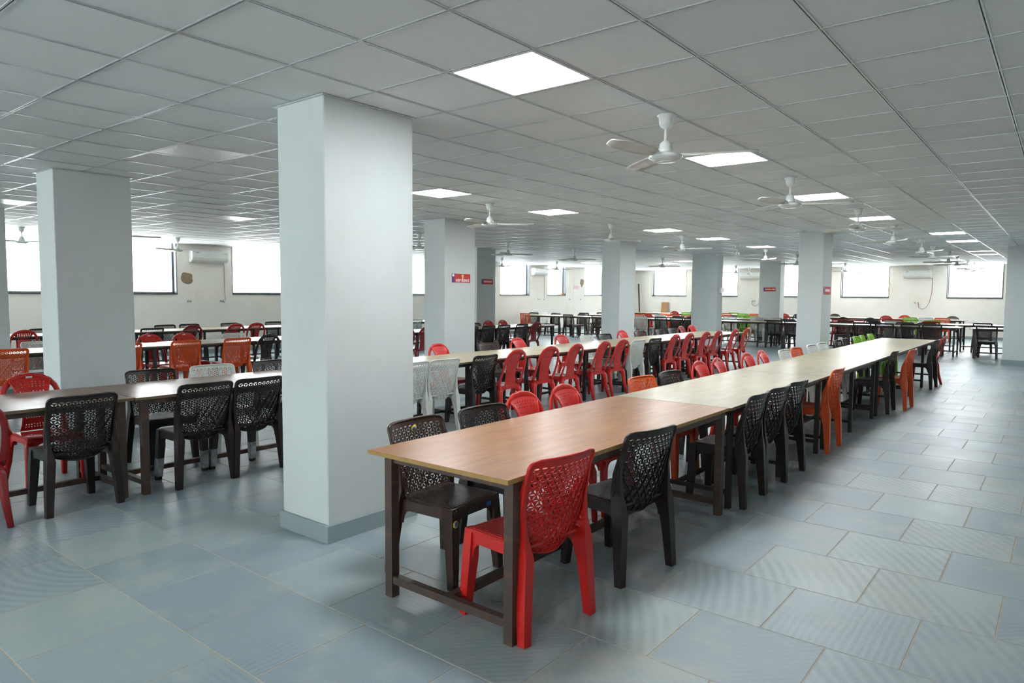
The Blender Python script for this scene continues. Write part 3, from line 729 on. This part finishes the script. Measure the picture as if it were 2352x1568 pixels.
STICK = MB().box((-.024, -.0012, -.02), (.024, .0012, .02)).mesh('sticker', [M_STICK])
STICKB = MB().box((-.024, -.0014, -.012), (.024, .0014, -.004)).mesh('sticker_band', [M_BLUE])
ROUND = MB().lathe([(.001, 0), (.021, 0), (.021, .002), (.001, .002)], 16).mesh('sticker', [M_YELLOW])
ROUNDB = MB().lathe([(.001, 0), (.012, 0), (.012, .003), (.001, .003)], 16).mesh('sticker_centre', [M_BLUE])
def chair(kind, colour, loc, rz, label, group, stick=None):
    t = thing('plastic_chair', label, 'chair', loc, rz, group); done = {}
    for n_, me, wv_, par in (SHELL_PARTS if kind == 'shell' else ARCH_PARTS):
        o = obj(n_, me, done.get(par, t)); done[n_] = o
        sl = o.material_slots[0]; sl.link = 'OBJECT'; sl.material = PLW[colour] if wv_ and kind == 'shell' else PLA[colour]
    if stick:
        s = obj('sticker', STICK, t, (0, -.292 if kind == 'arch' else -.27, .862 if kind == 'arch' else .80)); s.rotation_euler = (-.15, 0, 0)
        b = obj('sticker_band', STICKB, s)
        if stick == 'name':
            tx_ = text_obj('VIJAN', .013, M_DARKTXT, s, (0, -.0014, .004))
    return t
def text_obj(body, size, m, parent, loc, sx=1.0):
    cu = bpy.data.curves.new('lettering', 'FONT'); cu.body = body; cu.size = size; cu.align_x = 'CENTER'; cu.align_y = 'CENTER'; cu.extrude = .0008; cu.resolution_u = 3; cu.offset = size * .025
    tmp = bpy.data.objects.new('lettering_curve', cu); COL.objects.link(tmp)
    me = bpy.data.meshes.new_from_object(tmp.evaluated_get(bpy.context.evaluated_depsgraph_get())); bpy.data.objects.remove(tmp)
    me.name = 'lettering'; me.materials.clear(); me.materials.append(m)
    o = obj('lettering', me, parent, loc); o.rotation_euler = (PI / 2, 0, 0); o.scale = (sx, 1, 1); return o
KN = {'shell': 'perforated-shell', 'arch': 'arch-back'}
S_, A_ = 'shell', 'arch'
def lay(rowname, side, group, fixed, axis, rz, items, off=None):
    items = sorted(items, key=lambda q: q[0] if axis == 'y' else -q[0])
    for n_, it in enumerate(items):
        c, kind, colour = it[:3]; ex = it[3] if len(it) > 3 else {}
        f = fixed + ex.get('d', 0)
        loc = (f, c, 0) if axis == 'y' else (c, f, 0)
        t = chair(kind, colour, loc, rz + math.radians(ex.get('r', random.uniform(-3, 3))),
              '%s %s plastic chair, %s along the %s side of the %s' % (colour, KN[kind], ordn[n_], side, rowname), group, ex.get('s'))
        if ex.get('x') == 'tags':
            q = obj('sticker', ROUND, t, (.19, .223, .36)); q.rotation_euler = (-PI / 2, 0, 0); obj('sticker_centre', ROUNDB, q)
            obj('sticker', MB().box((-.022, -.001, -.022), (.022, .001, .022)).mesh('sticker', [M_BLUE]), t, (-.13, .204, .405))
            q = obj('sticker', ROUND, t, (0, -.268, .80)); q.rotation_euler = (-PI / 2 - .15, 0, 0); obj('sticker_centre', ROUNDB, q)
        if ex.get('x') == 'paper': obj('sticker', MB().box((-.02, -.001, -.03), (.02, .001, .03)).mesh('sticker', [M_STICK]), t, (-.05, .205, .40))
        if ex.get('x') == 'tape':
            for sg in (1, -1): obj('tape_wrap', leg_sweep([(sg * .203, .213, .03), (sg * .196, .204, .19)], [(.051, .05), (.058, .056)]).mesh('tape_wrap', [M_TAPE]), t)
RA, RB, RD, RE = 'brown-ended front table row', 'middle table row', 'third table row', 'window-side table row'
lay(RA, 'aisle', 'chairs on the aisle side of the front row', .675, 'y', PI / 2, [(-.135, S_, 'red', {'r': -6}), (.72, S_, 'black', {'r': -9, 'd': .03}), (2.5, S_, 'black', {'r': 2}), (3.02, S_, 'black'), (3.54, S_, 'black'), (4.9, S_, 'orange', {'r': 0}), (7.95, S_, 'black', {'r': 1}), (8.45, S_, 'orange', {'d': .14}), (11.26, S_, 'black', {'d': .09}), (11.74, A_, 'red', {'d': .1})])
lay(RA, 'pillar', 'chairs on the pillar side of the front row', -.02, 'y', -PI / 2, [(.03, S_, 'brown', {'r': 3, 'x': 'tags'}), (.62, S_, 'black', {'x': 'paper'}), (1.10, A_, 'red'), (1.64, A_, 'red'), (2.83, S_, 'orange'), (3.43, S_, 'black'), (4.21, A_, 'red'), (4.72, A_, 'red', {'s': 1}), (5.64, A_, 'red'), (6.18, A_, 'red', {'s': 1}), (6.96, S_, 'white'), (7.48, S_, 'orange'), (8.27, S_, 'white'), (8.85, S_, 'white'), (9.8, S_, 'black'), (10.31, S_, 'black'), (11.15, S_, 'green'), (11.66, S_, 'green'), (12.35, S_, 'green')])
lay(RB, 'near', 'chairs on the near side of the middle row', -3.06, 'y', PI / 2, [(-1.56, A_, 'dark red', {'r': -4}), (-.88, S_, 'black', {'r': 1}), (.05, S_, 'black', {'r': 0, 'x': 'tape'}), (.53, S_, 'black', {'r': 2, 'x': 'tape'}), (2.40, S_, 'white'), (2.90, S_, 'white'), (3.6, S_, 'black'), (4.1, A_, 'red', {'d': .06}), (4.85, A_, 'red', {'d': .06}), (5.48, A_, 'red', {'d': .06}), (6.26, A_, 'red', {'d': .06}), (6.83, A_, 'red', {'d': .06}), (7.52, S_, 'white'), (8.13, S_, 'black'), (8.72, A_, 'red', {'d': .06}), (9.33, A_, 'red', {'d': .06}), (10.1, A_, 'red', {'d': .06}), (10.7, A_, 'red', {'d': .06}), (11.6, A_, 'red', {'d': .06}), (12.3, A_, 'red', {'d': .06})])
lay(RB, 'far', 'chairs on the far side of the middle row', -3.87, 'y', -PI / 2, [(-.8, A_, 'red', {'s': 'name'}), (.17, S_, 'black'), (.79, S_, 'white'), (1.48, S_, 'black'), (4.14, A_, 'red'), (5.18, S_, 'brown'), (5.95, A_, 'red'), (7.18, A_, 'red'), (7.95, S_, 'white'), (8.59, S_, 'black'), (9.32, A_, 'red'), (9.99, S_, 'brown'), (10.91, S_, 'black'), (11.5, S_, 'black'), (12.05, A_, 'dark red'), (12.6, A_, 'red', {'s': 1})])
lay(RD, 'near', 'chairs on the near side of the third row', -8.17, 'y', PI / 2, [(.07, S_, 'orange'), (1.5, S_, 'orange'), (2.4, S_, 'orange'), (3.26, S_, 'orange'), (3.8, A_, 'black'), (7.0, A_, 'dark red'), (7.55, A_, 'dark red'), (9.03, S_, 'black'), (9.64, S_, 'black'), (10.22, S_, 'black'), (10.94, S_, 'black'), (11.5, A_, 'dark red')])
lay(RD, 'far', 'chairs on the far side of the third row', -8.92, 'y', -PI / 2, [(.8, S_, 'white'), (2.41, A_, 'red', {'s': 1}), (2.98, A_, 'red', {'s': 1}), (3.89, S_, 'white'), (10.5, S_, 'black'), (11.11, A_, 'red', {'s': 1}), (11.73, A_, 'red', {'s': 1})])
lay(RE, 'near', 'chairs on the near side of the window row', -12.27, 'y', PI / 2, [(1.43, A_, 'red'), (3.71, S_, 'black'), (4.54, A_, 'dark red'), (5.53, A_, 'red'), (6.06, A_, 'red'), (11.2, S_, 'white')])
lay(RE, 'far', 'chairs on the far side of the window row', -13.07, 'y', -PI / 2, [(2.12, S_, 'black'), (4.55, S_, 'black'), (5.11, S_, 'black'), (6.13, S_, 'black'), (7.32, S_, 'black')])
C1, C2, C3 = 'nearest crosswise row', 'second crosswise row', 'last crosswise row'
lay(C1, 'near', 'chairs on the near side of the crosswise tables', 19.1, 'x', 0, [(-13.95, S_, 'orange'), (-11.88, S_, 'black'), (-10.62, S_, 'brown'), (-8.83, S_, 'white'), (-8.06, S_, 'black'), (-7.5, S_, 'black'), (-6.98, S_, 'black'), (-4.25, S_, 'black'), (-3.72, S_, 'black'), (-1.78, S_, 'black'), (-1.21, S_, 'black'), (-.56, S_, 'black'), (-.04, S_, 'black'), (1.18, S_, 'black')])
lay(C1, 'far', 'chairs on the far side of the crosswise tables', 19.83, 'x', PI, [(-14.4, S_, 'black'), (-13.9, S_, 'white'), (-13.3, S_, 'black'), (-12.02, S_, 'brown'), (-8.68, S_, 'white'), (-7.98, S_, 'black'), (-7.43, S_, 'black'), (-4.2, S_, 'brown'), (-2.48, S_, 'black'), (-1.71, A_, 'black'), (-.89, S_, 'black'), (-.33, S_, 'black')])
lay(C2, 'near', 'chairs on the near side of the second crosswise row', 21.53, 'x', 0, [(-12.75, S_, 'brown'), (-10.25, S_, 'orange'), (-9.79, A_, 'red'), (-9.32, S_, 'white'), (-8.77, S_, 'orange'), (-8.16, S_, 'orange'), (-6.6, S_, 'white'), (-5.62, S_, 'white'), (-5.0, S_, 'white'), (-2.95, S_, 'red'), (-2.45, S_, 'orange'), (-1.95, A_, 'black'), (-1.4, S_, 'white'), (-.39, S_, 'red'), (.89, S_, 'black')])
lay(C2, 'far', 'chairs on the far side of the second crosswise row', 22.18, 'x', PI, [(-12.6, S_, 'black'), (-9.66, S_, 'orange'), (-6.3, S_, 'green'), (-3.13, A_, 'black'), (-2.3, A_, 'black'), (-1.55, S_, 'red'), (-.5, S_, 'green')])
lay(C3, 'near', 'chairs on the near side of the last crosswise row', 26.07, 'x', 0, [(-10.85, A_, 'red'), (-10.3, S_, 'green'), (-8.51, S_, 'orange'), (-7.8, S_, 'green'), (-7.29, S_, 'orange'), (-6.1, A_, 'red'), (-5.55, A_, 'black'), (-2.42, A_, 'red'), (-1.64, S_, 'green'), (-1.15, S_, 'white'), (-.65, S_, 'orange')])
lay(C3, 'far', 'chairs on the far side of the last crosswise row', 26.73, 'x', PI, [(-10.5, A_, 'brown'), (-8.63, S_, 'green'), (-4.47, A_, 'brown'), (-2.0, A_, 'red'), (-.45, A_, 'brown')])

# ------------------------------------------------------------------ signs on the pillars
def sign(loc, rz, W, H, body, label, emblem=False):
    t = thing('wall_sign', label, 'sign', loc, rz, 'red signs on the pillars')
    obj('board', MB().box((-W / 2, -.006, -H / 2), (W / 2, 0, H / 2)).mesh('board', [M_RED]), t)
    pl = [(-W / 2, -H / 2), (-W / 2 + W * .17, -H / 2), (-W / 2 + W * .12, -H * .2), (-W / 2 + W * .11, H * .15), (-W / 2 + W * .18, H / 2), (-W / 2, H / 2)]
    if not emblem: pl = [(-W / 2, -H / 2), (-W / 2 + W * .13, -H / 2), (-W / 2 + W * .13, H / 2), (-W / 2, H / 2)]
    obj('side_band', MB().prism(pl, 'y', -.0075, -.006).mesh('side_band', [M_PURPLE]), t)
    if emblem:
        b = obj('bulb_emblem', MB().prism([(.028 * math.cos(2 * PI * q / 16), .032 * math.sin(2 * PI * q / 16)) for q in range(16)], 'y', -.0078, -.006).mesh('bulb_emblem', [M_YELLOW]), t, (W * .07, 0, H * .22))
        obj('bulb_base', MB().box((-.01, -.0078, -.052), (.01, -.006, -.03)).mesh('bulb_base', [M_TXT]), b)
        obj('badge', MB().prism([(.024 * math.cos(2 * PI * q / 16), .024 * math.sin(2 * PI * q / 16)) for q in range(16)], 'y', -.009, -.0075).mesh('badge', [M_STICK]), t, (-W / 2 + .028, 0, H * .32))
        text_obj(body, .058, M_TXT, t, (W * .07, -.0065, -H * .27), .92)
    else:
        text_obj(body, .066, M_TXT, t, (W * .045, -.0065, 0), .84)
        for x, z in ((-W / 2 + .02, H / 2 - .02), (-W / 2 + .02, -H / 2 + .02), (W / 2 - .02, H / 2 - .02)): obj('screw_cap', MB().prism([(x + .009 * math.cos(2 * PI * q / 8), z + .009 * math.sin(2 * PI * q / 8)) for q in range(8)], 'y', -.011, -.006).mesh('screw_cap', [M_STICK]), t)
sign((-5.2, 5.73, 1.868), PI / 2, .45, .145, 'KEEP SILENCE', 'red KEEP SILENCE sign with a yellow bulb emblem and purple edge', True)
sign((-9.6, 11.52, 1.94), PI / 2, .47, .145, 'KEEP SILENCE', 'smaller-looking red KEEP SILENCE sign on the pillar near the far wall')
sign((-5.57, 22.35, 1.835), 0, .435, .14, 'READING AREA', 'red READING AREA sign on a pillar at the back')
sign((-.9, 11.54, 1.715), PI / 2, .49, .148, 'KEEP SILENCE', 'red sign seen edge-on, on the pillar beside the pale tables')
t = thing('switch_box', 'small white box on the side of a pillar', 'box', (-5.2, 16.93, 1.76), PI / 2)
obj('cover', MB().cbox((-.13, -.06, -.075), (.13, 0, .075), .006).mesh('cover', [M_WHITE]), t); obj('cover_plate', MB().box((-.1, -.063, -.05), (.1, -.06, .05)).mesh('cover_plate', [M_PLATE]), t)

# ------------------------------------------------------------------ air conditioners, switch plates
def tube(path, r_, n=6): return MB().sweep(path, (2 * r_, 2 * r_), n, (.3, .2, .93), 0, True)
def aircon(loc, rz, label, W=.98, H=.3, cable=1):
    loc = (loc[0] + .006, loc[1], loc[2]) if rz else (loc[0], loc[1] - .006, loc[2])
    t = thing('air_conditioner', label, 'air conditioner', loc, rz, 'split air conditioners')
    prof = [(0, -H / 2), (-.12, -H / 2), (-.185, -H / 2 + .055), (-.205, -H / 2 + .1), (-.205, H / 2 - .03), (-.18, H / 2), (0, H / 2)]
    obj('body', MB().prism(prof, 'x', -W / 2, W / 2).mesh('body', [M_WHITE]), t)
    obj('flap', MB().prism([(-.122, -H / 2 - .004), (-.19, -H / 2 + .05), (-.185, -H / 2 + .056), (-.118, -H / 2 + .003)], 'x', -W / 2 + .06, W / 2 - .06).mesh('flap', [M_PLATE]), t)
    obj('seam', MB().box((-W / 2 + .01, -.2062, -H / 2 + .115), (W / 2 - .01, -.205, -H / 2 + .118)).mesh('seam', [M_CABLE]), t)
    obj('badge', MB().box((-W / 2 + .11, -.2065, H / 2 - .065), (-W / 2 + .17, -.205, H / 2 - .05)).mesh('badge', [M_PURPLE]), t)
    obj('badge', MB().box((W / 2 - .14, -.2065, H / 2 - .072), (W / 2 - .08, -.205, H / 2 - .062)).mesh('badge', [M_CABLE]), t)
    if cable == 1: obj('cable', tube([(W / 2 - .06, -.02, -H / 2), (W / 2 - .03, -.015, -H / 2 - .06), (W / 2 - .03, -.012, -.95), (W / 2 - .02, -.03, -1.12), (W / 2 - .07, -.035, -1.2), (W / 2 - .12, -.03, -1.15)], .008).mesh('cable', [M_CABLE]), t)
    else: obj('cable', tube([(W / 2, -.02, -H / 2), (W / 2 + .02, -.015, -.3), (W / 2 + .01, -.015, -.7), (W / 2 - .06, -.02, -1.1), (W / 2 - .16, -.02, -1.3), (W / 2 - .3, -.02, -1.38), (W / 2 - .42, -.02, -1.3), (W / 2 - .44, -.02, -1.15)], .008).mesh('cable', [M_REDCABLE]), t)
    return t
aircon((XL, 6.42, 2.53), PI / 2, 'white split air conditioner above the big plaster patch on the far wall')
aircon((XL, 21.0, 2.56), PI / 2, 'white split air conditioner between two windows far along the long wall')
aircon((-1.86, YB, 2.495), 0, 'white split air conditioner between the two wide windows of the end wall', cable=2)
aircon((-8.45, YB, 2.51), 0, 'white split air conditioner beside the READING AREA pillar', cable=2)
def plate(loc, rz, label, W=.15, H=.12):
    t = thing('switch_plate', label, 'switch', loc, rz, 'switch plates on the walls')
    obj('plate', MB().box((-W / 2, -.012, -H / 2), (W / 2, 0, H / 2)).mesh('plate', [M_PLATE]), t)
    for x in (-W * .22, W * .2): obj('socket', MB().box((x - .022, -.016, -.022), (x + .022, -.012, .022)).mesh('socket', [M_CABLE]), t)
plate((XL, 5.92, 1.37), PI / 2, 'switch plate under the plaster patch on the far wall')
plate((XL, 6.80, 1.37), PI / 2, 'socket plate under the air conditioner on the far wall')
plate((XL, 21.1, 1.40), PI / 2, 'socket plate under the far air conditioner of the long wall', .2, .14)
plate((XL, 23.45, 1.38), PI / 2, 'small plate below the pink notice, before the flat pilaster', .09, .1)
plate((XL, 24.35, 1.38), PI / 2, 'small plate below the second plaster patch', .09, .1)
plate((-1.87, YB, 1.36), 0, 'socket plate under the air conditioner of the end wall', .26, .15)
plate((-8.33, YB, 1.36), 0, 'socket plate beside the READING AREA pillar', .2, .14)

# ------------------------------------------------------------------ wall details
def blob(cy0, cz0, ry, rz_, seed, name='bare_plaster_patch'):
    rnd = random.Random(seed); k = [rnd.uniform(-.16, .16) for _ in range(5)]
    pl = [(cy0 + ry * (1 + sum(k[h] * math.cos((h + 2) * t + h * seed) for h in range(4))) * math.cos(t), cz0 + rz_ * (1 + sum(k[h] * math.sin((h + 2) * t + h) for h in range(4))) * math.sin(t)) for t in [2 * PI * q / 36 for q in range(36)]]
    MB().prism(pl, 'x', XL - .001, XL + .002).build(name, M_PLASTER, wl)
blob(5.875, 1.96, .17, .15, 3); blob(24.45, 2.16, .16, .17, 5)
for n_, (a, b) in enumerate(((6.12, 6.58), (23.74, 24.21))):
    struct(MB().box((XL, a, .11), (XL + .004, b, CZ)).build('trim_%d' % (n_ + 1), M_WALL), 'flat pilaster strip %s' % ('behind the air conditioner' if n_ == 0 else 'carrying the pink notice'), 'trim')
t = thing('paper_notice', 'pale pink paper notice on the far wall', 'notice', (XL + .004, 23.97, 1.93), PI / 2)
obj('sheet', MB().box((-.23, -.002, -.075), (.23, 0, .075)).mesh('sheet', [M_PINK]), t)
t = thing('steel_bar', 'dark steel bar leaning in the corner of the hall', 'bar', (-13.75, 28.0, 0))
obj('bar', MB().sweep([(0, 0, .02), (-.38, .5, 2.16)], (.05, .05), 4).mesh('bar', [M_BLACKSTEEL]), t)
t = thing('wooden_panel', 'worn wooden panel leaning against the end wall', 'panel', (-12.68, 28.38, 0)); t.rotation_euler = (-.13, 0, 0)
obj('board', MB().box((-.15, -.012, .03), (.15, .012, 1.24)).mesh('board', [M_BOARD]), t)
for a, b in (((-.175, -.02, 0), (-.13, .02, 1.27)), ((.13, -.02, 0), (.175, .02, 1.27)), ((-.13, -.02, 1.22), (.13, .02, 1.27)), ((-.13, -.02, 0), (.13, .02, .05))): obj('frame', MB().box(a, b).mesh('frame', [M_BOARD]), t)
o = MB().cbox((-.05, -.1, 0), (.05, .1, .075), .005).build('brick', M_BRICK); o.location = (XL - .06, 22.93, SILL + .031); tag(o, 'single red clay brick lying on a window sill', 'brick')
